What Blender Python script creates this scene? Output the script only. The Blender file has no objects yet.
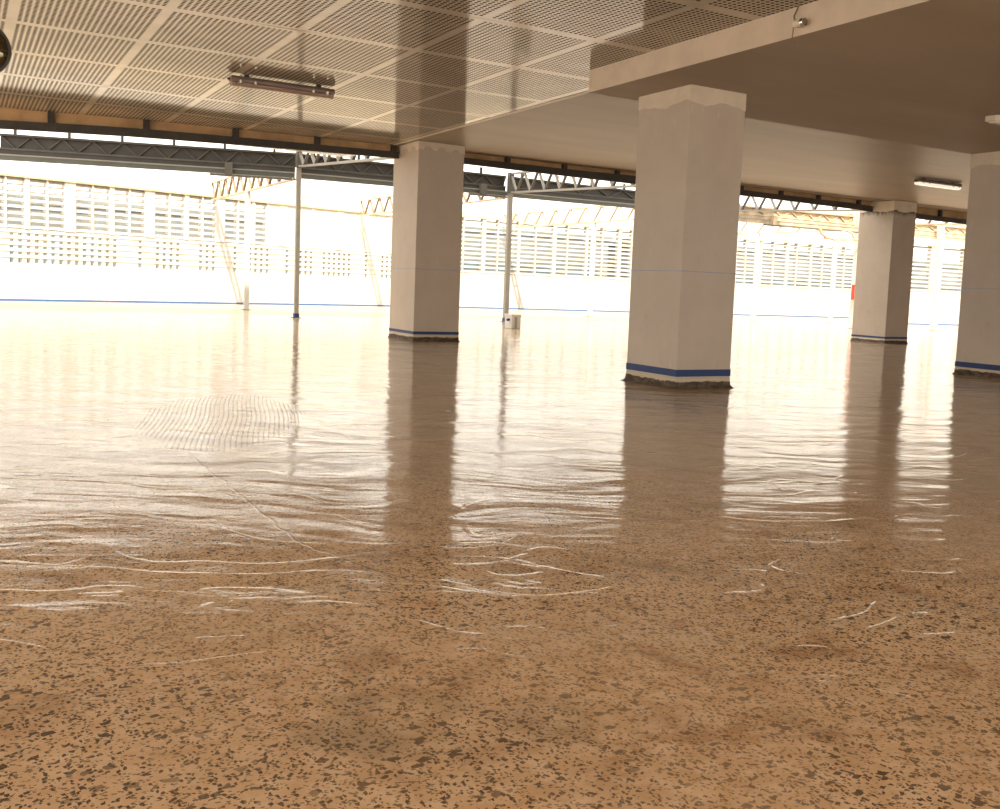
import bpy, math, random
from mathutils import Vector, Matrix
random.seed(7)
scene = bpy.context.scene
col = scene.collection

# ------------------------------------------------------------------ materials
def new_mat(name):
    m = bpy.data.materials.new(name); m.use_nodes = True
    nt = m.node_tree
    return m, nt, nt.nodes['Principled BSDF']

class G:
    """small helper that writes node graphs"""
    def __init__(s, nt): s.nt = nt; s.n = nt.nodes; s.l = nt.links
    def link(s, a, b): s.l.new(a, b)
    def _set(s, sock, v):
        if hasattr(v, 'is_output'): s.l.new(v, sock)
        elif v is not None: sock.default_value = v
    def coord(s, kind='Object'):
        return s.n.new('ShaderNodeTexCoord').outputs[kind]
    def mapping(s, v, scale=(1,1,1), rot=(0,0,0), loc=(0,0,0)):
        m = s.n.new('ShaderNodeMapping'); s._set(m.inputs[0], v)
        m.inputs['Scale'].default_value = scale; m.inputs['Rotation'].default_value = rot; m.inputs['Location'].default_value = loc
        return m.outputs[0]
    def sep(s, v):
        x = s.n.new('ShaderNodeSeparateXYZ'); s._set(x.inputs[0], v); return x.outputs
    def comb(s, x, y, z=0.0):
        c = s.n.new('ShaderNodeCombineXYZ')
        for i, v in enumerate((x, y, z)): s._set(c.inputs[i], v)
        return c.outputs[0]
    def math(s, op, a, b=None, c=None, clamp=False):
        m = s.n.new('ShaderNodeMath'); m.operation = op; m.use_clamp = clamp
        s._set(m.inputs[0], a)
        if b is not None: s._set(m.inputs[1], b)
        if c is not None: s._set(m.inputs[2], c)
        return m.outputs[0]
    def vmath(s, op, a, b):
        m = s.n.new('ShaderNodeVectorMath'); m.operation = op
        s._set(m.inputs[0], a); s._set(m.inputs[1], b); return m.outputs[0]
    def vscale(s, a, k):
        m = s.n.new('ShaderNodeVectorMath'); m.operation = 'SCALE'
        s._set(m.inputs[0], a); s._set(m.inputs['Scale'], k); return m.outputs[0]
    def noise(s, v, scale, detail=2, rough=.5, dist=0.0, out='Fac'):
        t = s.n.new('ShaderNodeTexNoise'); s._set(t.inputs['Vector'], v)
        t.inputs['Scale'].default_value = scale; t.inputs['Detail'].default_value = detail
        t.inputs['Roughness'].default_value = rough; t.inputs['Distortion'].default_value = dist
        return t.outputs[out]
    def vor(s, v, scale, feature='F1', out='Distance', rand=1.0):
        t = s.n.new('ShaderNodeTexVoronoi'); t.feature = feature; s._set(t.inputs['Vector'], v)
        t.inputs['Scale'].default_value = scale; t.inputs['Randomness'].default_value = rand
        return t.outputs[out], t
    def ramp(s, v, a, b, lo=0.0, hi=1.0):
        m = s.n.new('ShaderNodeMapRange'); m.interpolation_type = 'SMOOTHSTEP'
        s._set(m.inputs[0], v); m.inputs[1].default_value = a; m.inputs[2].default_value = b
        m.inputs[3].default_value = lo; m.inputs[4].default_value = hi
        return m.outputs[0]
    def mix(s, f, a, b, mode='MIX'):
        m = s.n.new('ShaderNodeMix'); m.data_type = 'RGBA'; m.blend_type = mode
        s._set(m.inputs[0], f)
        for i, v in ((6, a), (7, b)):
            if isinstance(v, tuple): v = (*v[:3], 1.0)
            s._set(m.inputs[i], v)
        return m.outputs[2]
    def bump(s, h, strength=1.0, dist=1.0):
        b = s.n.new('ShaderNodeBump'); b.inputs['Strength'].default_value = strength
        b.inputs['Distance'].default_value = dist; s._set(b.inputs['Height'], h); return b.outputs[0]

def plain(name, c, rough=.6, metal=0.0, var=.12, scale=6.0, bump=0.0, ior=1.45):
    m, nt, p = new_mat(name); g = G(nt)
    co = g.coord()
    n = g.noise(co, scale, 4, .6)
    d = tuple(x*(1-var) for x in c); u = tuple(min(1, x*(1+var)) for x in c)
    g.link(g.mix(g.ramp(n, .3, .7), d, u), p.inputs['Base Color'])
    p.inputs['Roughness'].default_value = rough; p.inputs['Metallic'].default_value = metal
    p.inputs['IOR'].default_value = ior
    if bump: g.link(g.bump(g.noise(co, scale*4, 3), 1.0, bump), p.inputs['Normal'])
    return m

def floor_material():
    m, nt, p = new_mat('resin_coated_aggregate'); g = G(nt)
    co = g.coord()
    # ---- colour: warm screed with dark angular stone chips
    warp = g.vscale(g.vmath('SUBTRACT', g.noise(co, 22, 2, out='Color'), (.5, .5, .5)), .030)
    cw = g.vmath('ADD', co, warp)
    def chips(scale, thr, rot, sx, wob, metric='EUCLIDEAN'):
        v = g.mapping(cw, (sx, 1.0, 1.0), (0, 0, rot))
        d, t = g.vor(v, scale); t.distance = metric
        rnd = g.sep(t.outputs['Color'])
        lim = g.math('MULTIPLY', g.ramp(rnd[0], thr, 1.0), wob)
        return g.math('SMOOTH_MIN', 1.0, g.math('MULTIPLY', g.math('SUBTRACT', lim, d), 30.0), .05), rnd
    a, ra = chips(42, .50, .5, .70, .68, 'MANHATTAN')
    b, rb = chips(74, .34, 1.2, 1.4, .50, 'CHEBYCHEV')
    c_, rc = chips(140, .40, 2.1, .75, .60)
    patch = g.ramp(g.noise(co, .55, 3, .55), .38, .62)         # where the aggregate is more exposed
    a = g.math('MULTIPLY', a, g.ramp(g.noise(co, 1.1, 3), .36, .52), clamp=True)
    b = g.math('MULTIPLY', b, 1.0, clamp=True)
    c_ = g.math('MULTIPLY', c_, .75, clamp=True)
    big = g.noise(co, .8, 5, .6); fine = g.noise(co, 14, 5, .65); mid = g.noise(co, 3.2, 5, .6, .6)
    base = g.mix(g.ramp(big, .3, .7), (.66, .435, .25), (.78, .54, .335))
    base = g.mix(g.ramp(fine, .35, .75), base, (.84, .63, .43))
    base = g.mix(g.ramp(mid, .50, .74, 0, .75), base, (.40, .215, .105))
    base = g.mix(g.ramp(g.noise(co, 1.5, 4, .6, .8), .56, .72, 0, .7), base, (.40, .29, .18))
    chipc = g.mix(rb[1], (.060, .045, .034), (.13, .09, .062))
    f = g.math('MAXIMUM', a, g.math('MAXIMUM', b, c_))
    f = g.math('MULTIPLY', f, g.ramp(g.noise(co, .7, 3, .55, .5), .34, .55, .62, .96))
    film_haze = g.math('SQRT', g.math('ADD', g.math('POWER', g.sep(co)[0], 2.0), g.math('POWER', g.sep(co)[1], 2.0)))
    film_haze = g.ramp(g.math('ADD', film_haze, g.math('MULTIPLY', g.math('SUBTRACT', big, .5), 4.0)), 3.6, 6.5)   # thicker resin with reflection haze painted into the colour, growing with distance
    base = g.mix(g.math('MULTIPLY', film_haze, .55), base, (.47, .375, .285))
    f = g.math('MULTIPLY', f, g.math('SUBTRACT', 1.0, g.math('MULTIPLY', film_haze, .65)))
    colr = g.mix(f, base, chipc)
    # dark damp stains
    st = g.ramp(g.noise(co, .95, 4, .6, .5), .60, .74, 0, .55)
    colr = g.mix(st, colr, (.20, .11, .06))
    # ---- trowel ridges: thin broken arcs in the clear coat
    rot = g.mapping(co, (1, 1, 1), (0, 0, math.radians(27)))
    wv = g.vmath('ADD', rot, g.vscale(g.vmath('SUBTRACT', g.noise(co, .8, 2, out='Color'), (.5, .5, .5)), .95))
    def contour(scale, sx, w, msc, lo, off):
        v = g.mapping(wv, (sx, 1, 1), (0, 0, 0), (off, off*.7, 0))
        n_ = g.noise(v, scale, 1, .4)
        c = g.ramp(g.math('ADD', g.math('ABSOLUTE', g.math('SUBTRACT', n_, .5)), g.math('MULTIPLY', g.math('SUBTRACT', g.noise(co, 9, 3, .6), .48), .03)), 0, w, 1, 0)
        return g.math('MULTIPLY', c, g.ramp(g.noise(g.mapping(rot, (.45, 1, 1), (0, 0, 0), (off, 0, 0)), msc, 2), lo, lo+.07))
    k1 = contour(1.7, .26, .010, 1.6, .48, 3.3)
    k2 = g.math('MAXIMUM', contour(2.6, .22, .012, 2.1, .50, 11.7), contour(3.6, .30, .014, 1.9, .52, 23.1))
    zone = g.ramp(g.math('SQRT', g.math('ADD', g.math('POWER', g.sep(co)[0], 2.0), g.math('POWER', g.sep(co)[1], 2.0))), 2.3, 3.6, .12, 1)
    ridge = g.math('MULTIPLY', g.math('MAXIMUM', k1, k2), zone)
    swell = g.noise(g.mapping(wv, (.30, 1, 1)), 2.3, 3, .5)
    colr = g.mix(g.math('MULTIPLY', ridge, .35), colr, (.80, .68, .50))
    # ---- comb marks of a notched trowel
    s = g.sep(co)
    xs_ = g.math('SUBTRACT', s[0], g.math('MULTIPLY', g.math('SUBTRACT', s[1], 7.4), .26))
    dx = g.math('DIVIDE', g.math('SUBTRACT', xs_, 1.68), .62)
    dy = g.math('DIVIDE', g.math('SUBTRACT', s[1], 7.45), 1.45)
    rr = g.math('ADD', g.math('MULTIPLY', dx, dx), g.math('MULTIPLY', dy, dy))
    cm = g.ramp(g.math('ADD', rr, g.math('MULTIPLY', g.math('SUBTRACT', mid, .5), 1.2)), .75, 1.0, 1, 0)
    ph = g.math('ADD', xs_, g.math('MULTIPLY', g.math('SINE', g.math('MULTIPLY', s[1], 3.2)), .010))
    ph = g.math('MULTIPLY', ph, 1.9)
    comb = g.math('POWER', g.math('ABSOLUTE', g.math('SINE', g.math('MULTIPLY', ph, 48.0))), 6.0)
    comb = g.math('MULTIPLY', comb, cm)
    colr = g.mix(g.math('MULTIPLY', comb, .85), colr, (.15, .10, .06))
    # hairline crack
    tt = g.math('MAXIMUM', 0.0, g.math('SUBTRACT', 3.9, s[1]))
    fx = g.math('ADD', 1.16, g.math('MULTIPLY', g.math('POWER', tt, 1.5), .35))
    fx = g.math('ADD', fx, g.math('MULTIPLY', g.math('SUBTRACT', g.noise(co, 3.5, 4, .6), .5), .10))
    crack = g.ramp(g.math('ABSOLUTE', g.math('SUBTRACT', s[0], fx)), .003, .009, 1, 0)
    crack = g.math('MULTIPLY', crack, g.math('MULTIPLY', g.ramp(s[1], 3.0, 3.2), g.ramp(s[1], 5.6, 6.2, 1, 0)))
    colr = g.mix(g.math('MULTIPLY', crack, .55), colr, (.14, .09, .06))
    g.link(colr, p.inputs['Base Color'])
    g.link(g.math('MULTIPLY', g.math('SUBTRACT', 1.0, g.math('MULTIPLY', comb, .85)), .44), p.inputs['Specular IOR Level'])
    # ---- relief of the coating
    h = g.math('MULTIPLY', g.noise(co, .9, 2, .5), .010)
    h = g.math('ADD', h, g.math('MULTIPLY', swell, .0165))
    h = g.math('ADD', h, g.math('MULTIPLY', g.noise(g.mapping(rot, (.45, 1, 1)), 8.0, 5, .65, .5), .0022))
    h = g.math('ADD', h, g.math('MULTIPLY', ridge, .0016))
    h = g.math('ADD', h, g.math('MULTIPLY', comb, -.0005))
    h = g.math('ADD', h, g.math('MULTIPLY', crack, -.0015))
    g.link(g.bump(h, 1.0, 1.0), p.inputs['Normal'])
    g.link(g.ramp(g.noise(co, 2.2, 4, .6), .3, .75, .05, .13), p.inputs['Roughness'])
    p.inputs['IOR'].default_value = 1.45
    return m

def terrace_material():
    m, nt, p = new_mat('sunny_screed'); g = G(nt); co = g.coord()
    c = g.mix(g.ramp(g.noise(co, .5, 5, .6), .3, .7), (.36, .28, .185), (.45, .36, .24))
    g.link(c, p.inputs['Base Color'])
    g.link(g.bump(g.noise(co, 1.5, 3), 1.0, .012), p.inputs['Normal'])
    p.inputs['Roughness'].default_value = .22
    return m

PX, PY, X0, Y0 = 1.25, 1.58, 0.495, 8.47        # perforated panel grid
def perforated_material():
    m, nt, p = new_mat('perforated_cream_panel'); g = G(nt)
    s = g.sep(g.coord())
    def local(v, o, pitch):
        t = g.math('SUBTRACT', v, o)
        return g.math('MULTIPLY', g.math('FRACT', g.math('DIVIDE', g.math('ADD', t, pitch*80), pitch)), pitch)
    u, v = local(s[0], X0, PX), local(s[1], Y0, PY)
    hole = .0557
    def cell(t, off):
        return g.math('SUBTRACT', g.math('FRACT', g.math('DIVIDE', g.math('SUBTRACT', t, off), hole)), .5)
    cu, cv = cell(u, (PX-21*hole)/2), cell(v, (PY-26*hole)/2)
    d = g.math('SQRT', g.math('ADD', g.math('MULTIPLY', cu, cu), g.math('MULTIPLY', cv, cv)))
    dot = g.ramp(d, .32, .38, 1, 0)
    def inside(t, pitch, n):
        e = (pitch-n*hole)/2
        return g.math('MULTIPLY', g.math('GREATER_THAN', t, e), g.math('LESS_THAN', t, pitch-e))
    dot = g.math('MULTIPLY', dot, g.math('MULTIPLY', inside(u, PX, 21), inside(v, PY, 26)))
    n = g.noise(g.coord(), 1.3, 4, .6)
    base = g.mix(g.ramp(n, .3, .7), (.50, .44, .35), (.60, .54, .44))
    g.link(g.mix(dot, base, (.05, .04, .03)), p.inputs['Base Color'])
    g.link(g.math('MULTIPLY', g.math('SUBTRACT', 1.0, dot), .5), p.inputs['Specular IOR Level'])
    p.inputs['Roughness'].default_value = .10
    p.inputs['IOR'].default_value = 1.75
    return m

def soffit_material():
    m, nt, p = new_mat('smooth_painted_soffit'); g = G(nt); co = g.coord()
    c = g.mix(g.ramp(g.noise(g.mapping(co, (.25, 1.4, 1)), 1.2, 4, .55), .3, .7), (.31, .258, .20), (.36, .302, .235))
    g.link(c, p.inputs['Base Color']); p.inputs['Specular IOR Level'].default_value = .25
    g.link(g.bump(g.noise(g.mapping(co, (.3, 1, 1)), 2.0, 2), 1.0, .006), p.inputs['Normal'])
    p.inputs['Roughness'].default_value = .42
    return m

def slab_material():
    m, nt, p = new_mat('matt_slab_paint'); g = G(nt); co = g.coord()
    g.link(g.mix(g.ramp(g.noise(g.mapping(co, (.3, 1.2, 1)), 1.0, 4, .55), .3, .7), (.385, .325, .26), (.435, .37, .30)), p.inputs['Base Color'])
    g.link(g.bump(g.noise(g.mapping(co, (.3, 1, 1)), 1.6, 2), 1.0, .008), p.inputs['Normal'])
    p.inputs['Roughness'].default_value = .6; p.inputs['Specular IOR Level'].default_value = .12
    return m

def column_material(name, c, stain=.0):
    m, nt, p = new_mat(name); g = G(nt); co = g.coord()
    n = g.noise(co, 1.6, 5, .6); n2 = g.noise(g.mapping(co, (1, 1, .35)), 5.5, 4, .6, .5)
    a = tuple(x*.90 for x in c)
    base = g.mix(g.ramp(n, .3, .7), a, c)
    base = g.mix(g.ramp(n2, .62, .78, 0, .35), base, tuple(x*.68 for x in c))
    base = g.mix(g.ramp(g.noise(g.mapping(co, (6, 6, 1.2)), 2.4, 2), .70, .74, 0, .5), base, tuple(min(1, x*1.25) for x in c))
    if stain:
        z = g.sep(co)[2]
        drip = g.math('ADD', z, g.math('MULTIPLY', g.noise(g.mapping(co, (9, 9, .8)), 1.5, 3), .28))
        base = g.mix(g.ramp(drip, 3.28, 3.42, 0, stain), base, (.05, .045, .035))
    g.link(base, p.inputs['Base Color'])
    g.link(g.bump(n2, 1.0, .004), p.inputs['Normal'])
    p.inputs['Roughness'].default_value = .5
    return m

def skirt_material():
    m, nt, p = new_mat('bare_mortar_foot'); g = G(nt); co = g.coord()
    n = g.noise(g.mapping(co, (1, 1, 2.2)), 9, 5, .7)
    base = g.mix(g.ramp(n, .35, .65), (.050, .035, .024), (.15, .105, .07))
    z = g.sep(co)[2]
    fl = g.math('ADD', z, g.math('MULTIPLY', g.math('SUBTRACT', g.noise(g.mapping(co, (1, 1, 2.5)), 6, 5, .7), .5), .085))
    base = g.mix(g.ramp(fl, .072, .080), base, (.60, .51, .38))
    g.link(base, p.inputs['Base Color'])
    g.link(g.bump(n, 1.0, .02), p.inputs['Normal'])
    p.inputs['Roughness'].default_value = .85
    return m

M = dict(
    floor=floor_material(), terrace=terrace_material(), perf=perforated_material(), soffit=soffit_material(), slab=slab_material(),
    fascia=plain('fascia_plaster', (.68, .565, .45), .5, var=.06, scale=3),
    column=column_material('smoke_grey_plaster', (.54, .455, .375)),
    column_stained=column_material('stained_grey_plaster', (.44, .37, .305), .85),
    cap=plain('fresh_filler', (.66, .57, .46), .6, var=.06, scale=4),
    skirt=skirt_material(),
    tape=plain('blue_masking_tape', (.009, .036, .145), .5, var=.1),
    chalk=plain('blue_chalk', (.30, .36, .50), .8),
    board=plain('brown_board', (.47, .29, .14), .55, var=.2, scale=2.5),
    black_steel=plain('black_steel', (.042, .036, .031), .55, var=.2, scale=4),
    grey_sheet=plain('grey_sheet', (.058, .056, .055), .6, var=.12, scale=1.5),
    grey_steel=plain('grey_steel', (.115, .11, .10), .5, var=.12, scale=3),
    dull_steel=plain('dull_steel', (.085, .08, .074), .55, var=.12, scale=3),
    pale_steel=plain('pale_steel', (.28, .27, .245), .5, var=.08, scale=3),
    cream_steel=plain('cream_sunlit_steel', (.50, .40, .28), .6, var=.25, scale=3),
    brown_steel=plain('rusty_brown_steel', (.23, .17, .11), .6, var=.25, scale=3),
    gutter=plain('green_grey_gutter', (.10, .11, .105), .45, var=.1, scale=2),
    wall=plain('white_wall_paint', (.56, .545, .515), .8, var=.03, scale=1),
    wall_dimmed=plain('dimmed_white_wall_paint', (.43, .42, .40), .8, var=.03, scale=1),  # white wall darkened in colour to dim its reflection on the floor
    wall_tan=plain('tan_wall_cap', (.55, .43, .27), .7, var=.2, scale=2),
    wall_blue=plain('blue_wall_tape', (.05, .12, .30), .6),
    inner=plain('inner_wall_paint', (.45, .40, .34), .8, var=.05, scale=1),
    concrete=plain('raw_concrete', (.40, .38, .35), .9, var=.1, scale=.6),
    housing=plain('brown_grey_plastic', (.20, .145, .125), .35, var=.08),
    tube=plain('white_tube', (.85, .83, .78), .25, var=.02),
    white_plastic=plain('white_plastic', (.78, .70, .58), .4, var=.03),
    chrome=plain('polished_metal', (.75, .74, .70), .12, 1.0, var=.03),
    dark=plain('dark_plastic', (.03, .026, .022), .4),
    wire=plain('grey_wire', (.22, .17, .12), .6),
    mirror=plain('dark_convex_mirror', (.20, .18, .12), .06, 1.0, var=.05),
    red=plain('red_paint', (.70, .05, .03), .4, var=.05),
    teal=plain('teal_glass', (.055, .08, .088), .3, var=.3, scale=.6),
    tower=plain('dull_render', (.13, .14, .14), .8, var=.3, scale=.3),
)
def clear_cover():
    m, nt, p = new_mat('clear_smoked_cover'); g = G(nt)
    p.inputs['Base Color'].default_value = (.62, .46, .40, 1); p.inputs['Roughness'].default_value = .15
    p.inputs['Transmission Weight'].default_value = .75; p.inputs['IOR'].default_value = 1.2
    return m
M['cover'] = clear_cover()
def lit_cover():
    m, nt, p = new_mat('lit_lamp_cover')
    p.inputs['Base Color'].default_value = (.8, .75, .66, 1); p.inputs['Roughness'].default_value = .2
    p.inputs['Emission Color'].default_value = (1, .90, .72, 1); p.inputs['Emission Strength'].default_value = .16
    return m
M['lit'] = lit_cover()

# ------------------------------------------------------------------ mesh building
class MB:
    def __init__(s): s.v = []; s.f = []
    def add(s, vs, fs):
        b = len(s.v); s.v += [tuple(x) for x in vs]; s.f += [tuple(i+b for i in f) for f in fs]; return s
    def box(s, x0, y0, z0, x1, y1, z1):
        vs = [(x0,y0,z0),(x1,y0,z0),(x1,y1,z0),(x0,y1,z0),(x0,y0,z1),(x1,y0,z1),(x1,y1,z1),(x0,y1,z1)]
        return s.add(vs, [(0,3,2,1),(4,5,6,7),(0,1,5,4),(1,2,6,5),(2,3,7,6),(3,0,4,7)])
    def bar(s, a, b, w, h, up=(0,0,1)):
        """rectangular bar from a to b, w sideways, h along up"""
        a, b = Vector(a), Vector(b); d = (b-a).normalized(); u = Vector(up)
        sd = d.cross(u)
        if sd.length < 1e-5: sd = d.cross(Vector((0,1,0)))
        sd.normalize(); u = sd.cross(d).normalized()
        vs = []
        for p in (a, b):
            for i, j in ((-1,-1),(1,-1),(1,1),(-1,1)): vs.append(p + sd*(i*w/2) + u*(j*h/2))
        return s.add(vs, [(0,1,2,3),(7,6,5,4),(0,4,5,1),(1,5,6,2),(2,6,7,3),(3,7,4,0)])
    def tube(s, pts, r, n=10):
        pts = [Vector(p) for p in pts]; rings = []; vs = []; fs = []
        ref = None
        for i, p in enumerate(pts):
            d = (pts[min(i+1, len(pts)-1)] - pts[max(i-1, 0)]).normalized()
            if ref is None:
                ref = d.orthogonal().normalized()
            ref = (ref - d*ref.dot(d)).normalized(); o = d.cross(ref)
            rr = r[i] if isinstance(r, (list, tuple)) else r
            for k in range(n):
                t = 2*math.pi*k/n; vs.append(p + ref*(math.cos(t)*rr) + o*(math.sin(t)*rr))
        for i in range(len(pts)-1):
            for k in range(n):
                fs.append((i*n+k, i*n+(k+1)%n, (i+1)*n+(k+1)%n, (i+1)*n+k))
        fs.append(tuple(reversed(range(n)))); fs.append(tuple(range((len(pts)-1)*n, len(pts)*n)))
        return s.add(vs, fs)
    def lathe(s, prof, n=32, axis='z', c=(0,0,0)):
        vs = []; fs = []
        for (r, z) in prof:
            for k in range(n):
                t = 2*math.pi*k/n; x, y = r*math.cos(t), r*math.sin(t)
                p = (x, y, z) if axis == 'z' else ((x, z, y) if axis == 'y' else (z, x, y))
                vs.append((p[0]+c[0], p[1]+c[1], p[2]+c[2]))
        for i in range(len(prof)-1):
            for k in range(n): fs.append((i*n+k, i*n+(k+1)%n, (i+1)*n+(k+1)%n, (i+1)*n+k))
        fs.append(tuple(reversed(range(n)))); fs.append(tuple(range((len(prof)-1)*n, len(prof)*n)))
        return s.add(vs, fs)
    def prism(s, prof, x0, x1):
        """profile in (y,z) swept along x"""
        n = len(prof)
        vs = [(x0, y, z) for y, z in prof] + [(x1, y, z) for y, z in prof]
        fs = [(k, (k+1)%n, n+(k+1)%n, n+k) for k in range(n)] + [tuple(reversed(range(n))), tuple(range(n, 2*n))]
        return s.add(vs, fs)
    def build(s, name, mat, parent=None, loc=(0,0,0), smooth=False, bevel=0.0):
        me = bpy.data.meshes.new(name); me.from_pydata(s.v, [], s.f); me.validate(); me.update()
        import bmesh
        bm = bmesh.new(); bm.from_mesh(me); bmesh.ops.recalc_face_normals(bm, faces=bm.faces); bm.to_mesh(me); bm.free()
        me.materials.append(mat)
        if smooth:
            for p in me.polygons: p.use_smooth = True
        o = bpy.data.objects.new(name, me); col.objects.link(o); o.location = loc
        if parent: o.parent = parent
        if bevel:
            b = o.modifiers.new('bevel', 'BEVEL'); b.width = bevel; b.segments = 2; b.limit_method = 'ANGLE'
        if smooth:
            try: me.set_sharp_from_angle(angle=math.radians(40))
            except Exception: pass
        return o

def tag(o, label=None, cat=None, group=None, kind=None):
    if label: o['label'] = label
    if cat: o['category'] = cat
    if group: o['group'] = group
    if kind: o['kind'] = kind
    return o
def thing(name, label, cat, loc=(0,0,0), rz=0.0, group=None):
    o = bpy.data.objects.new(name, None); o.empty_display_size = .2; col.objects.link(o)
    o.location = loc; o.rotation_euler = (0, 0, rz)
    return tag(o, label, cat, group)
def struct(o, label=None, cat=None): return tag(o, label, cat, kind='structure')
def interp(x, xs, ys):
    if x <= xs[0]: return ys[0]
    for i in range(len(xs)-1):
        if x <= xs[i+1]:
            t = (x-xs[i])/(xs[i+1]-xs[i]); return ys[i]*(1-t)+ys[i+1]*t
    return ys[-1]

HT, HC = 3.265, 3.515          # dropped slab, main ceiling
XL, XR, YN = -6.0, 36.0, -4.6 # covered floor
def edge_y(x): return interp(x, [-9, -3, .6, 1.4, 2.44, 4.3, 6.8, 8.3, 12.3, 15.3, 19.5, 25, 36],
                             [19.4, 18.7, 18.02, 17.80, 17.55, 17.37, 17.19, 17.10, 17.17, 17.30, 17.47, 17.68, 18.1])

# ------------------------------------------------------------------ setting
def poly_plane(pts, z): return MB().add([(x, y, z) for x, y in pts], [tuple(range(len(pts)))])
edge_xs = [-6, -3, .6, 1.4, 2.44, 4.3, 6.8, 8.3, 12.3, 15.3, 19.5, 25, 36]
far = [(x, edge_y(x)+.25) for x in reversed(edge_xs)]
o = MB().box(-14, -14, -.2, 46, 27.0, 0).build('floor', M['floor'])
struct(o, 'orange-brown glossy floor with dark stone chips and trowel marks', 'floor')
o = MB().box(-30, 27.0, -.2, 62, 48, -.001).build('floor', M['terrace'])
struct(o, 'sunlit pale screed at the foot of the white slatted wall', 'floor')

# perforated ceiling panels, each hanging a touch out of level
mb = MB()
i0, i1 = -5, 6
for i in range(i0, i1):
    for j in range(-9, 7):
        xa, ya = X0+i*PX, Y0+j*PY
        xb, yb = min(xa+PX, 6.87), ya+PY
        if xa > 6.8 or ya > 18.6: continue
        tx, ty = random.uniform(-.0028, .0028), random.uniform(-.0028, .0028)
        vs = []
        for x, y in ((xa, ya), (xb, ya), (xb, yb), (xa, yb)):
            vs.append((x, y, HC + (x-xa-PX/2)*tx + (y-ya-PY/2)*ty))
        b = len(mb.v); mb.v += vs; mb.f.append((b+3, b+2, b+1, b))
me_c = mb.build('ceiling', M['perf'])
struct(me_c, 'cream perforated metal ceiling panels with solid seams', 'ceiling')
mb = MB().box(6.87, 9.72, HC, XR, 17.0, HC+.03)
pts = [(x, edge_y(x)+.03) for x in edge_xs if x > 8] 
pts = [(6.87, edge_y(6.87)+.03)] + pts
vs = [(6.87, 16.9, HC)] + [(x, y, HC) for x, y in pts] + [(36, 16.9, HC)]
mb.add(vs, [tuple(range(len(vs)))])
struct(mb.build('ceiling', M['soffit']), 'smooth painted ceiling beyond the dropped slab', 'ceiling')
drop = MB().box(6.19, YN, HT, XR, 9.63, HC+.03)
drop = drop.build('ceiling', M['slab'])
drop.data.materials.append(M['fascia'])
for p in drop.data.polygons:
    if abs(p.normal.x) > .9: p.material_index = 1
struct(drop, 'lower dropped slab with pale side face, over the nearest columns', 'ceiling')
struct(MB().box(6.825, 9.5, HC-.005, 6.885, 17.1, HC+.01).build('trim_1', M['white_plastic']), 'thin pale strip between perforated and smooth ceiling', 'trim')

# slab, with unseen upper storeys added to shade the left girders
up = MB()
n = len(far)
prof = [(XL, YN), (XR, YN)] + far
b = [(x, y, HC+.06) for x, y in prof]; t = [(x, y, 4.3) for x, y in prof]; k = len(prof)
up.add(b+t, [tuple(reversed(range(k))), tuple(range(k, 2*k))] + [(i, (i+1)%k, k+(i+1)%k, k+i) for i in range(k)])
up.box(XL, YN, 4.3, 20.0, 17.4, 17.3)
struct(up.build('roof_shade_block', M['concrete']), 'deck slab with unseen storeys added above to shade the canopy', 'roof_shade_block')
struct(MB().box(XL, YN-.3, 0, XR, YN-.1, .12).build('trim_3', M['wall']), 'low kerb at the open back of the deck', 'trim')
struct(MB().box(XR, YN, 0, XR+.3, 14, HC+.06).build('wall_side', M['inner']), 'plain wall closing the deck at its side', 'wall')

# brown edge board in front of the slab edge
def ribbon(xs, yoff, zb, zt, th):
    mb = MB(); vs = []; fs = []
    for x in xs:
        y = edge_y(x)+yoff
        vs += [(x, y, zb(x)), (x, y, zt(x)), (x, y+th, zt(x)), (x, y+th, zb(x))]
    for i in range(len(xs)-1):
        a = i*4
        for q in range(4): fs.append((a+q, a+(q+1)%4, a+4+(q+1)%4, a+4+q))
    fs += [(3,2,1,0), tuple(len(vs)-4+q for q in range(4))]
    return mb.add(vs, fs)
def bar_bot(x): return interp(x, [-9, .6, 2, 3.5, 5.2, 6.8, 8.4, 10.4, 12.2, 15.9, 19, 21.7, 23.5, 36], [3.10, 3.19, 3.212, 3.24, 3.262, 3.28, 3.305, 3.285, 3.28, 3.30, 3.28, 3.215, 3.22, 3.1])
def bar_top(x): return interp(x, [-9, .6, 2, 3.5, 5.2, 6.6, 8.4, 10.4, 12.2, 15.9, 19, 21.7, 23.5, 36], [3.24, 3.322, 3.35, 3.372, 3.383, 3.392, 3.42, 3.42, 3.445, 3.418, 3.42, 3.345, 3.345, 3.22])
xs = sorted(set(edge_xs + [i*1.0 for i in range(-6, 37)]))
struct(ribbon(xs, .02, lambda x: bar_top(x)-.02, lambda x: HC+.02, .04).build('trim_2', M['board']), 'brown board closing the ceiling edge above the black rail', 'trim')
def rail(x0, x1, hang, label):
    t = thing('hanging_rail', label, 'rail', (x0, edge_y(x0), bar_bot(x0)), group=None)
    xx = [x0] + [x for x in xs if x0 < x < x1] + [x1]
    mb = ribbon(xx, -.07, bar_bot, bar_top, .07)
    mb.v = [(a-x0, b-edge_y(x0), c-bar_bot(x0)) for a, b, c in mb.v]
    mb.build('bar', M['black_steel'], t)
    for h in hang:
        hb = MB().box(h-.045-x0, edge_y(h)-.068-edge_y(x0), bar_top(h)-.01-bar_bot(x0), h+.045-x0, edge_y(h)+.018-edge_y(x0), HC-.002-bar_bot(x0))
        hb.build('hanger', M['black_steel'], t)
    return t
rail(-6, 6.96, [-5.61, -4.21, -2.81, -1.46, -0.08, 1.31, 2.69, 4.09, 5.48, 6.87], 'black steel rail under the perforated ceiling, ending at the farther slim column')
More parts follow.
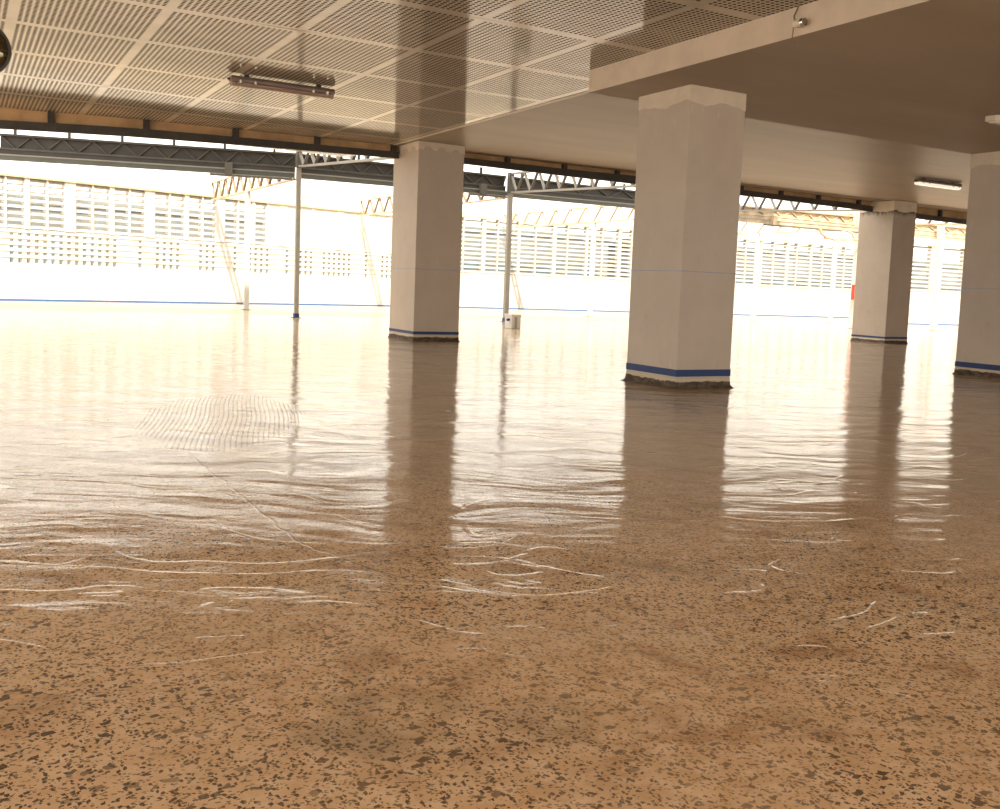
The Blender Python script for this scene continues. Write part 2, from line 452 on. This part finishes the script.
rail(7.9, 19.78, [9.19, 10.50, 11.80, 13.04, 14.19, 15.31, 16.58, 17.85, 19.29], 'black steel rail under the smooth ceiling, running behind the big two-faced column')
rail(20.66, 36, [21.21, 22.53, 23.84, 25.14, 26.49, 27.79, 29.09, 30.39, 31.69, 33.09, 34.39, 35.69], 'short visible piece of black rail between the two columns at the edge of the picture')

# ------------------------------------------------------------------ columns
def jag_strip(w, d, off, zt, zlow, n, seed):
    """shell around a w x d column from zlow(jagged) up to zt"""
    r = random.Random(seed); P = []
    cs = [(-off, -off), (w+off, -off), (w+off, d+off), (-off, d+off)]
    for a in range(4):
        p, q = cs[a], cs[(a+1)%4]
        for k in range(n): t = k/n; P.append((p[0]+(q[0]-p[0])*t, p[1]+(q[1]-p[1])*t))
    m = len(P); base = [r.uniform(-1, 1) for _ in range(m)]
    lows = [zlow(i, m, base) for i in range(m)]
    vs = [(x, y, lows[i]) for i, (x, y) in enumerate(P)] + [(x, y, zt) for x, y in P]
    inn = [(min(max(x, 0), w), min(max(y, 0), d), lows[i]+.001) for i, (x, y) in enumerate(P)]
    vs += inn
    fs = [(i, (i+1)%m, m+(i+1)%m, m+i) for i in range(m)] + [(i, 2*m+i, 2*m+(i+1)%m, (i+1)%m) for i in range(m)]
    return MB().add(vs, fs)
def column(x, y, w, d, H, label, cap, mat, tape=(.135, .2), seed=1, cap_style='wavy', flare=.03):
    t = thing('column', label, 'column', (x, y, 0))
    MB().box(0, 0, .10, w, d, H).build('shaft', M[mat], t, bevel=.008)
    def zl(i, m, b):
        s = (b[i-1]+2*b[i]+b[(i+1)%m])/4
        if cap_style == 'toothed': return H-cap + (.055 if (i//3) % 2 else -.01) + .012*b[i]
        return H-cap + .022*math.sin(i*.38+seed) + .02*s
    jag_strip(w, d, .004, H-.001, zl, 20, seed).build('filler_cap', M['cap'], t)
    ring = lambda a, b, o_: MB().box(-o_, -o_, a, w+o_, d+o_, b)
    ring(tape[0], tape[1], .004).build('tape_band', M['tape'], t)
    # datum line only on the faces
    ring(1.283, 1.292, .0015).build('chalk_line', M['chalk'], t)
    # rough foot, flared at the floor
    r = random.Random(seed+50); n = 22; P = []; cs = [(0, 0), (w, 0), (w, d), (0, d)]; rows = [(0, 1.0), (.012, .5), (.035, .15), (.08, .04), (tape[0]+.002, -.04)]
    vs = []; fs = []
    nrm = [(0,-1), (1,0), (0,1), (-1,0)]
    m = 4*n
    for z, k in rows:
        for a in range(4):
            p, q = cs[a], cs[(a+1)%4]
            for s_ in range(n):
                tt = s_/n; e = max(.0, k*flare*(.8+.2*r.random()) + r.uniform(0, .002)) - (.003 if z > .1 else 0)
                nx, ny = nrm[a]
                if s_ == 0: nx += nrm[a-1][0]; ny += nrm[a-1][1]
                vs.append((p[0]+(q[0]-p[0])*tt+nx*e, p[1]+(q[1]-p[1])*tt+ny*e, z))
    for j in range(len(rows)-1):
        for i in range(m): fs.append((j*m+i, j*m+(i+1)%m, (j+1)*m+(i+1)%m, (j+1)*m+i))
    fs.append(tuple(range((len(rows)-1)*m, len(rows)*m)))
    MB().add(vs, fs).build('mortar_foot', M['skirt'], t)
    return t
column(6.76, 8.509, .772, .933, HT, 'biggest square column, two faces seen whole, thick blue tape low down', .17, 'column', (.135, .212), 3, flare=.05)
column(6.988, 16.291, .891, 1.148, HC, 'farther slim-looking column where the perforated ceiling meets the smooth one', .13, 'column', (.125, .178), 8, 'toothed')
column(19.809, 16.781, .824, 1.065, HC, 'small far column with black stains under its top and a red box beside it', .25, 'column_stained', (.12, .168), 14)
column(12.957, 8.549, .837, 1.083, HT, 'column cut off by the edge of the picture, only one face showing', .20, 'column', (.115, .193), 21)

# ------------------------------------------------------------------ light fittings
def batten(x, y, length, z, label, cover):
    t = thing('ceiling_light', label, 'ceiling light', (x, y, z))
    L = length
    hp = [(-.075, .0), (-.08, .035), (-.055, .07), (.055, .07), (.08, .035), (.075, .0)]
    MB().prism(hp, 0, L).build('housing', M['housing'], t, bevel=.006)
    cp = [(-.07, .002), (-.068, -.028), (-.045, -.052), (.045, -.052), (.068, -.028), (.07, .002)]
    MB().prism(cp, .012, L-.012).build('cover', M[cover], t, bevel=.006)
    for yy in (-.026, .026):
        tb = MB().tube([(.06, yy, -.014), (L-.06, yy, -.014)], .013, 12).build('tube', M['tube'], t, smooth=True)
        MB().tube([(.04, yy, -.014), (.075, yy, -.014)], .015, 12).build('tube_cap', M['chrome'], tb)
        MB().tube([(L-.075, yy, -.014), (L-.04, yy, -.014)], .015, 12).build('tube_cap', M['chrome'], tb)
    for k in (.08, .22, .78, .92):
        for sgn in (-1, 1):
            MB().box(L*k-.012, sgn*.083-.006, -.018, L*k+.012, sgn*.083+.006, .022).build('clip', M['chrome'], t)
    for k in (.15, .85):
        MB().box(L*k-.03, -.02, .07, L*k+.03, .02, HC-z).build('mounting_foot', M['dark'], t)
    MB().tube([(-.002, 0, .03), (-.035, 0, .03)], .014, 10).build('cable_gland', M['dark'], t, smooth=True)
    return t
batten(2.92, 12.70, 1.31, 3.42, 'unlit brown weatherproof strip light hung under the perforated panels', 'cover')
batten(16.44, 13.42, 1.30, 3.43, 'slim strip light with pale tube on the smooth ceiling near the far stained column', 'lit')
# surface light cut by the frame on the dropped slab
t = thing('ceiling_light', 'pale batten light on the dropped slab, cut by the picture edge beside the cropped column', 'ceiling light', (10.46, 7.47, HT))
MB().box(0, 0, -.066, 1.25, .16, 0).build('housing', M['white_plastic'], t, bevel=.008)
MB().prism([(.02, -.066), (.14, -.066), (.12, -.082), (.04, -.082)], .03, 1.22).build('diffuser', M['tube'], t)
MB().box(-.008, .01, -.062, 0, .15, -.004).build('end_cap', M['white_plastic'], t)

# small sensor on the fascia of the dropped slab
t = thing('security_camera', 'tiny camera with a dangling wire on the pale side of the dropped slab', 'camera', (6.19, 6.33, 3.355))
MB().box(-.018, -.03, -.03, 0, .03, .03).build('mount_plate', M['white_plastic'], t, bevel=.004)
MB().lathe([(.018, -.055), (.03, -.05), (.034, -.0), (.03, .03), (.02, .035)], 20, 'y', (-.05, .02, .0)).build('barrel', M['white_plastic'], t, smooth=True)
ln = MB().lathe([(.036, -.02), (.038, .0), (.036, .012), (.030, .012), (.028, -.02)], 24, 'y', (-.05, -.05, -.004)).build('lens_ring', M['chrome'], t, smooth=True)
MB().lathe([(.022, -.016), (.024, -.012), (.022, .006)], 20, 'y', (-.05, -.058, -.004)).build('lens', M['wire'], ln, smooth=True)
MB().tube([(-.045, .055, .025), (-.05, .06, .07), (-.035, .05, .11), (-.02, .045, .158)], .008, 8).build('supply_wire', M['wire'], t, smooth=True)
MB().tube([(-.05, .06, -.02), (-.05, .062, -.06), (-.058, .06, -.10), (-.05, .052, -.145), (-.045, .045, -.165)], .005, 8).build('loose_wire', M['wire'], t, smooth=True)

# hanging convex mirror, cut by the frame
t = thing('convex_mirror', 'dark round domed mirror hanging by the perforated ceiling, cut by the picture edge', 'mirror', (.135, 7.05, 2.36))
MB().lathe([(.001, -.075), (.05, -.07), (.10, -.052), (.145, -.018), (.16, .0), (.16, .012), (.001, .012)], 40, 'y').build('dome', M['mirror'], t, smooth=True)
MB().lathe([(.160, -.012), (.165, -.012), (.168, .0), (.166, .016), (.158, .016)], 40, 'y').build('rim', M['dark'], t, smooth=True)
MB().tube([(0, .03, .05), (0, .03, 1.153)], .012, 10).build('hanging_rod', M['wire'], t, smooth=True)
MB().box(-.03, .012, -.04, .03, .04, .07).build('bracket', M['dark'], t)
MB().lathe([(.05, 1.14), (.05, 1.153), (.012, 1.153), (.012, 1.13)], 20, 'z', (0, .03, 0)).build('ceiling_plate', M['wire'], t)

# ------------------------------------------------------------------ canopy frame outside
def lerp(a, b, t): return tuple(a[i]*(1-t)+b[i]*t for i in range(3))
def girder(a, b, za, zb, label, mats, n, stubs=True, outlet=None):
    """lattice girder from plan point a to b; za, zb = (bottom, channel top, top) heights at the ends"""
    A, B = Vector((a[0], a[1], 0)), Vector((b[0], b[1], 0)); L = (B-A).length
    rz = math.atan2(B.y-A.y, B.x-A.x)
    t = thing('lattice_girder', label, 'girder', (a[0], a[1], za[0]), rz)
    z = lambda k, x: (za[k]*(1-x/L)+zb[k]*x/L) - za[0]
    sheet, steel, gut = mats
    def band(k0, k1, y0, y1, o0=0.0, o1=0.0):
        vs = []
        for x in (0.0, L):
            vs += [(x, y0, z(k0, x)+o0), (x, y1, z(k0, x)+o0), (x, y1, z(k1, x)+o1), (x, y0, z(k1, x)+o1)]
        return MB().add(vs, [(0,1,2,3), (7,6,5,4), (0,4,5,1), (1,5,6,2), (2,6,7,3), (3,7,4,0)])
    band(2, 3, .06, .075, .0, -.01).build('backing_sheet', M[sheet], t)
    band(3, 3, -.04, .06, -.05, .0).build('top_chord', M[sheet], t)
    band(2, 2, -.05, .06, -.02, .025).build('middle_chord', M[steel], t)
    band(1, 2, -.03, .05, .0, -.02).build('channel', M[sheet], t)
    band(0, 1, -.16, -.03, .0, -.02).build('gutter', M[gut], t)
    band(1, 1, -.175, -.02, -.02, .012).build('gutter_lip', M['pale_steel'], t)
    d = MB(); step = L/n
    for i in range(n):
        x0, x1, x2 = i*step, (i+.5)*step, (i+1)*step
        d.bar((x0, .03, z(3, x0)-.03), (x1, .03, z(2, x1)+.01), .03, .03)
        d.bar((x1, .03, z(2, x1)+.01), (x2, .03, z(3, x2)-.03), .03, .03)
    d.build('lattice', M[steel], t)
    if stubs:
        for i in range(int(L/1.22)+1):
            x = .35+i*1.22
            if x < L: MB().box(x-.03, -.03, z(3, x)-.01, x+.03, .03, z(3, x)+.17).build('stub', M[sheet], t)
    if outlet is not None:
        ob = MB().box(outlet-.09, -.30, z(0, outlet)-.03, outlet+.09, -.165, z(0, outlet)+.27).build('outlet_box', M['grey_steel'] if steel != 'cream_steel' else M['cream_steel'], t)
        MB().bar((outlet-.45, -.24, z(0, outlet)-.05), (L-.06, -.24, z(0, L)-.05), .09, .05).build('overflow_pipe', M['grey_steel'], t)
    return t
def post(x, y, h, w, label, mat, foot=True, group=None):
    t = thing('canopy_post', label, 'post', (x, y, 0), 0, group)
    MB().box(-w/2, -w/2, .10 if foot else .01, w/2, w/2, h).build('shaft', M[mat], t, bevel=.006)
    if foot: MB().box(-w/2-.01, -w/2-.01, .012, w/2+.01, w/2+.01, .115).build('blue_band', M['tape'], t)
    MB().box(-w/2-.05, -w/2-.05, 0, w/2+.05, w/2+.05, .014).build('base_plate', M['grey_steel'], t)
    return t
def truss(a, b, za, zb, n, label, mats, group=None, hw=.05, cap=True):
    """open truss in the plane through a and b; za, zb=(bottom, top)"""
    A, B = Vector((a[0], a[1], 0)), Vector((b[0], b[1], 0)); L = (B-A).length
    rz = math.atan2(B.y-A.y, B.x-A.x)
    t = thing('roof_truss', label, 'truss', (a[0], a[1], za[0]), rz, group)
    z = lambda k, x: za[k]*(1-x/L)+zb[k]*x/L - za[0]
    chord, web, web2 = mats
    MB().bar((0, 0, z(0, 0)), (L, 0, z(0, L)), hw*1.6, hw).build('bottom_chord', M[chord], t)
    MB().bar((0, 0, z(1, 0)), (L, 0, z(1, L)), hw*1.6, hw).build('top_chord', M[chord], t)
    step = L/n
    for i in range(n):
        x0, x1, x2 = i*step+.02, (i+.5)*step, (i+1)*step-.02
        MB().bar((x0, 0, z(1, x0)), (x1, 0, z(0, x1)), hw*1.3, hw*.9, (1,0,0)).build('diagonal', M[web], t)
        MB().bar((x1, 0, z(0, x1)), (x2, 0, z(1, x2)), hw*1.3, hw*.9, (1,0,0)).build('diagonal', M[web2], t)
    if cap: MB().box(-.09, -.07, -.03, .09, .07, z(1, 0)+.03).build('end_plate', M[web2], t)
    return t
DK_SHADED = ('grey_sheet', 'dull_steel', 'gutter'); CR_SUNLIT = ('cream_steel', 'cream_steel', 'cream_steel')  # shade and sun along the girder put into two colour sets
PA = [(7.62, 25.5), (13.84, 25.5), (21.0, 25.5), (28.35, 25.5), (32.6, 25.32)]
zz = (3.60, 3.73, 3.88, 4.24)
girder((-8.0, 30.5), (.88, 27.764), zz, zz, 'dark lattice girder with gutter, its end cut off by the edge, before the block-holed wall', DK_SHADED, 13, outlet=None)
girder((.92, 27.75), (7.56, 25.62), zz, zz, 'dark lattice girder with gutter, ending at the tall pale post', DK_SHADED, 10, outlet=5.35)
girder((7.70, 25.62), (13.73, 25.62), (3.60, 3.73, 3.88, 4.24), (3.64, 3.76, 3.90, 4.22), 'dark lattice girder between the two pale posts, half hidden by the slim column', DK_SHADED, 9, outlet=5.2)
girder((13.92, 25.62), (20.90, 25.62), (3.62, 3.74, 3.90, 4.22), (3.62, 3.74, 3.88, 4.16), 'dark lattice girder running from the post with the white box to the big column', DK_SHADED, 7, outlet=None)
girder((21.10, 25.62), (28.20, 25.62), (3.50, 3.62, 3.80, 4.05), (3.53, 3.66, 3.78, 4.10), 'lattice girder coloured cream for sunlight, seen between the big column and the stained column', CR_SUNLIT, 9, stubs=False, outlet=2.95)
girder((28.50, 25.62), (36, 25.62), (3.50, 3.62, 3.80, 4.08), (3.50, 3.62, 3.80, 4.08), 'girder piece coloured cream for sunlight, seen between the stained column and the cropped column', CR_SUNLIT, 8, stubs=False)
post(*PA[0], 3.86, .11, 'tall pale post with a blue foot standing alone under the dark girder', 'pale_steel')
post(*PA[1], 3.72, .13, 'pale post rising behind the small white box', 'pale_steel')
post(*PA[2], 3.72, .15, 'pale post hidden behind the biggest column', 'pale_steel')
post(*PA[3], 4.25, .22, 'thick cream post just beside the stained far column, carrying the red box', 'wall', foot=False)
post(*PA[4], 4.1, .2, 'cream post seen between the stained column and the cropped one', 'wall', foot=False)
TW_LIT_SHADED = ('pale_steel', 'pale_steel', 'grey_steel')  # alternate diagonals pale and grey: lit and shaded faces put into colour
truss((7.62, 25.5), (7.70, 17.6), (3.90, 4.30), (3.47, 4.02), 9, 'open zigzag truss from the blue-footed post to the black rail', TW_LIT_SHADED)
truss((13.84, 25.5), (13.4, 17.6), (3.75, 4.28), (3.40, 4.02), 9, 'open zigzag truss from the post with the white box to the black rail', TW_LIT_SHADED)
truss((21.0, 25.5), (20.6, 18.3), (3.75, 4.2), (3.40, 4.02), 9, 'open zigzag truss under the black rail, just beside the biggest column', TW_LIT_SHADED)
truss((28.35, 25.5), (26.5, 18.1), (3.8, 4.2), (3.42, 4.02), 9, 'open zigzag truss from the thick cream post, glimpsed beside the stained column', ('cream_steel', 'cream_steel', 'grey_steel'))  # grey diagonals carry the shaded faces in their colour
# outer poles and the trusses that run back to the boundary wall
PB = [(7.62, 30.7), (13.84, 31.0), (21.0, 31.9), (28.35, 30.8), (32.6, 30.6)]
lbs = ['faint white pole before the wall of small holes, beside the tall pale post', 'faint white pole hidden behind the slim column',
       'faint white pole before the slatted wall, beside the biggest column', 'faint white pole before the slatted wall, between biggest and stained columns',
       'faint white pole before the slatted wall, next to the thick cream post']
for (x, y), lb in zip(PB, lbs): post(x, y, 3.58, .14, lb, 'wall', foot=False)
CT = ('cream_steel', 'cream_steel', 'cream_steel')
for (x, y), ye, n_, mm, lb in ((PA[0], 35.6, 10, ('cream_steel', 'brown_steel', 'brown_steel'), 'brown and cream zigzag truss running back from the tall pale post to the wall'),
                         (PA[1], 37.9, 12, ('cream_steel', 'brown_steel', 'brown_steel'), 'brown and cream zigzag truss running back from the post with the white box'),
                         (PA[2], 39.2, 12, CT, 'cream zigzag truss before the slatted wall, between the white box and the biggest column'),
                         (PA[3], 39.2, 12, CT, 'cream zigzag truss before the slatted wall, between the biggest and stained columns')):
    truss((x, y+.35), (x, ye), (3.60, 4.18), (3.60, 4.18), n_, lb, mm, cap=False)
# curled pipe by the thick cream post
t = thing('curled_pipe', 'curved cream pipe beside the top of the thick cream post', 'pipe', (26.9, 25.18, 3.2))
MB().tube([(-.9, 0, .32), (-.8, 0, .12), (-.55, 0, .0), (-.2, 0, -.05), (.3, 0, -.03), (.75, 0, 0), (1.25, 0, 0), (1.40, .10, 0), (1.42, .15, 0)], .05, 10).build('bent_run', M['cream_steel'], t, smooth=True)
MB().tube([(.1, 0, .0), (.2, 0, .22), (.45, 0, .3), (.75, 0, .2), (.85, 0, .02)], .045, 10).build('loop', M['cream_steel'], t, smooth=True)
for k in (-.55, .3): MB().tube([(k-.05, 0, -.02), (k+.05, 0, -.02)], .066, 10).build('coupling', M['cream_steel'], t)
# red box on the post
t = thing('fire_hose_box', 'small red box fixed to the thick cream post, half hidden by the stained column', 'fire box', (28.22, 25.315, 1.05))
MB().box(-.22, -.12, 0, .14, .06, .55).build('case', M['red'], t, bevel=.01)
MB().box(-.18, -.135, .06, .10, -.12, .49).build('door', M['red'], t)
MB().box(-.12, -.14, .28, .02, -.135, .42).build('plate', M['white_plastic'], t)
# white box on the ground by the post
t = thing('white_box', 'small white box on the floor at the foot of a pale post', 'box', (11.76, 21.35, 0))
MB().box(0, 0, .0, .26, .36, .34).build('carton', M['wall'], t, bevel=.012)
MB().box(-.01, -.01, .30, .27, .37, .36).build('lid', M['wall'], t, bevel=.01)
MB().box(.09, -.014, .02, .15, -.001, .29).build('side_strip', M['pale_steel'], t)
MB().tube([(-.08, .1, .22), (-.02, .1, .22)], .035, 12).build('tap', M['tape'], t)

# ------------------------------------------------------------------ slatted boundary walls
def slat_wall(name, A, B, solid, top, module, blocks, label, blank=None):
    """solid dado, optional rows of hollow blocks, louvres between piers above"""
    A3, B3 = Vector((*A, 0)), Vector((*B, 0)); L = (B3-A3).length
    rz = math.atan2(B3.y-A3.y, B3.x-A3.x)
    r = random.Random(int(L*10))
    w = MB().box(0, 0, .06, L, .2, solid)
    z0 = solid
    if blocks:
        x = 0
        rows = 5
        while x < L:                                 # webs between holes
            solidpier = r.random() < .28
            wid = r.choice((.5, .75)) if solidpier else .13
            w.box(x, .02, solid, min(L, x+wid), .18, solid+rows*.19+.06)
            x += wid + .115
        for k in range(rows+1):
            zz_ = solid+k*.19
            w.box(0, .0, zz_, L, .2, zz_+(.10 if k else .04))
        z0 = solid+rows*.19+.115
    # louvres
    x = 0
    k = 0
    while x < L:
        p = module[k % len(module)]; k += 1
        w.box(x, -.03, z0, min(L, x+p[0]), .23, top)           # pier or mullion
        x += p[0]+p[1]
    if blank is not None: w.box(blank, -.01, z0, L, .21, top)
    n = int((top-z0)/.2)
    for i in range(n+1):
        z = z0+i*.2
        w.add([(0, .02, z+.02), (L, .02, z+.02), (L, .15, z+.135), (0, .15, z+.135), (0, .0, z+.035), (L, .0, z+.035), (L, .13, z+.15), (0, .13, z+.15)],
              [(0,1,2,3), (7,6,5,4), (0,4,5,1), (1,5,6,2), (2,6,7,3), (3,7,4,0)])
    w.box(0, -.05, top, L, .25, top+.22)
    o = w.build(name, M['wall' if blocks else 'wall_dimmed'], None, (A[0], A[1], 0)); o.rotation_euler = (0, 0, rz)
    struct(o, label, 'wall')
    MB().box(0, .0, 0, L, .2, .06).build('tape_line', M['wall_blue'], o)
    MB().box(0, -.07, top-.03, L, -.05, top+.02).build('top_edge', M['wall_tan'], o)
    return o
mod = [(.34, .52), (.05, .52), (.15, .50), (.05, .50)]
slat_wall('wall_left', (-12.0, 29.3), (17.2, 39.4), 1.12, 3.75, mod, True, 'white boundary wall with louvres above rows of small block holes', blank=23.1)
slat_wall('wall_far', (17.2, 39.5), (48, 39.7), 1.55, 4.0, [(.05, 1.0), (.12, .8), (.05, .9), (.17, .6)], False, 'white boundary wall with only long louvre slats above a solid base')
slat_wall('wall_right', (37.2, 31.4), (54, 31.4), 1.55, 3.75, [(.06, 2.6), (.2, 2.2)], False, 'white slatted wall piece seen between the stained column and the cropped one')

# city glimpsed through the slats
def block(x, y, w, d, h, label, fl, mat):
    t = thing('building', label, 'building', (x, y, -12))
    MB().box(0, 0, 0, w, d, h).build('facade', M[mat], t)
    for k in range(fl):
        z = 1.0+k*(h-2)/fl
        MB().box(.5, -.12, z, w-.5, -.01, z+(h-2)/fl*.55).build('window_band', M['teal'], t)
    MB().box(-.3, -.3, h, w+.3, d+.3, h+.5).build('parapet', M['tower'], t)
block(-20, 66, 38, 14, 16.7, 'dark building glimpsed through the louvres above the small block holes', 5, 'tower')
block(21, 72, 28, 14, 17.3, 'teal-windowed building glimpsed through the slats beside the white box', 5, 'tower')
block(51, 70, 60, 14, 17.1, 'grey building glimpsed through the slats between the biggest and the stained column', 5, 'tower')

GROUPS = {'column': 'square plastered columns', 'canopy_post': 'posts of the outdoor canopy', 'roof_truss': 'open trusses of the outdoor canopy',
          'lattice_girder': 'lattice girders along the canopy', 'ceiling_light': 'strip lights on the ceiling', 'hanging_rail': 'black rails under the ceiling edge',
          'building': 'buildings glimpsed through the slats'}
for ob in list(col.objects):
    if ob.parent is None and 'category' in ob:
        k_ = ob.name.split('.')[0]
        if k_ in GROUPS: ob['group'] = GROUPS[k_]

# ------------------------------------------------------------------ light
w = bpy.data.worlds.new('World'); scene.world = w; w.use_nodes = True
bg = w.node_tree.nodes['Background']; bg.inputs[0].default_value = (1.0, .93, .81, 1); bg.inputs[1].default_value = .64
sd = bpy.data.lights.new('sun', 'SUN'); sd.energy = 2.1; sd.angle = math.radians(.6); sd.color = (1, .87, .68)
so = bpy.data.objects.new('sun', sd); col.objects.link(so)
so.rotation_euler = Vector((.32, .80, -1.0)).to_track_quat('-Z', 'Y').to_euler(); so.location = (-10, -20, 30)

# ------------------------------------------------------------------ camera
F, PITCH, ROLL, YAW, CX, CY, CH = 988.62, math.radians(5.05998), math.radians(2.30288), math.radians(30.54882), 538.915, 374.776, 1.05
fwd = Vector((math.sin(YAW)*math.cos(PITCH), math.cos(YAW)*math.cos(PITCH), -math.sin(PITCH)))
rt = Vector((math.cos(YAW), -math.sin(YAW), 0)); upv = rt.cross(fwd)
c, s = math.cos(ROLL), math.sin(ROLL)
R_, U_ = rt*c+upv*s, rt*(-s)+upv*c
cd = bpy.data.cameras.new('camera'); co = bpy.data.objects.new('camera', cd); col.objects.link(co)
mw = Matrix((R_, U_, -fwd)).transposed().to_4x4(); mw.translation = (0, 0, CH)
co.matrix_world = mw
cd.sensor_fit = 'HORIZONTAL'; cd.sensor_width = 36; cd.lens = F/1000*36
cd.shift_x = (500-CX)/1000; cd.shift_y = (CY-404.5)/1000
cd.clip_start = .05; cd.clip_end = 400
scene.camera = co
vs = scene.view_settings
vs.view_transform = 'Standard'; vs.look = 'None'; vs.gamma = 1; vs.use_curve_mapping = False; vs.exposure = 2.25
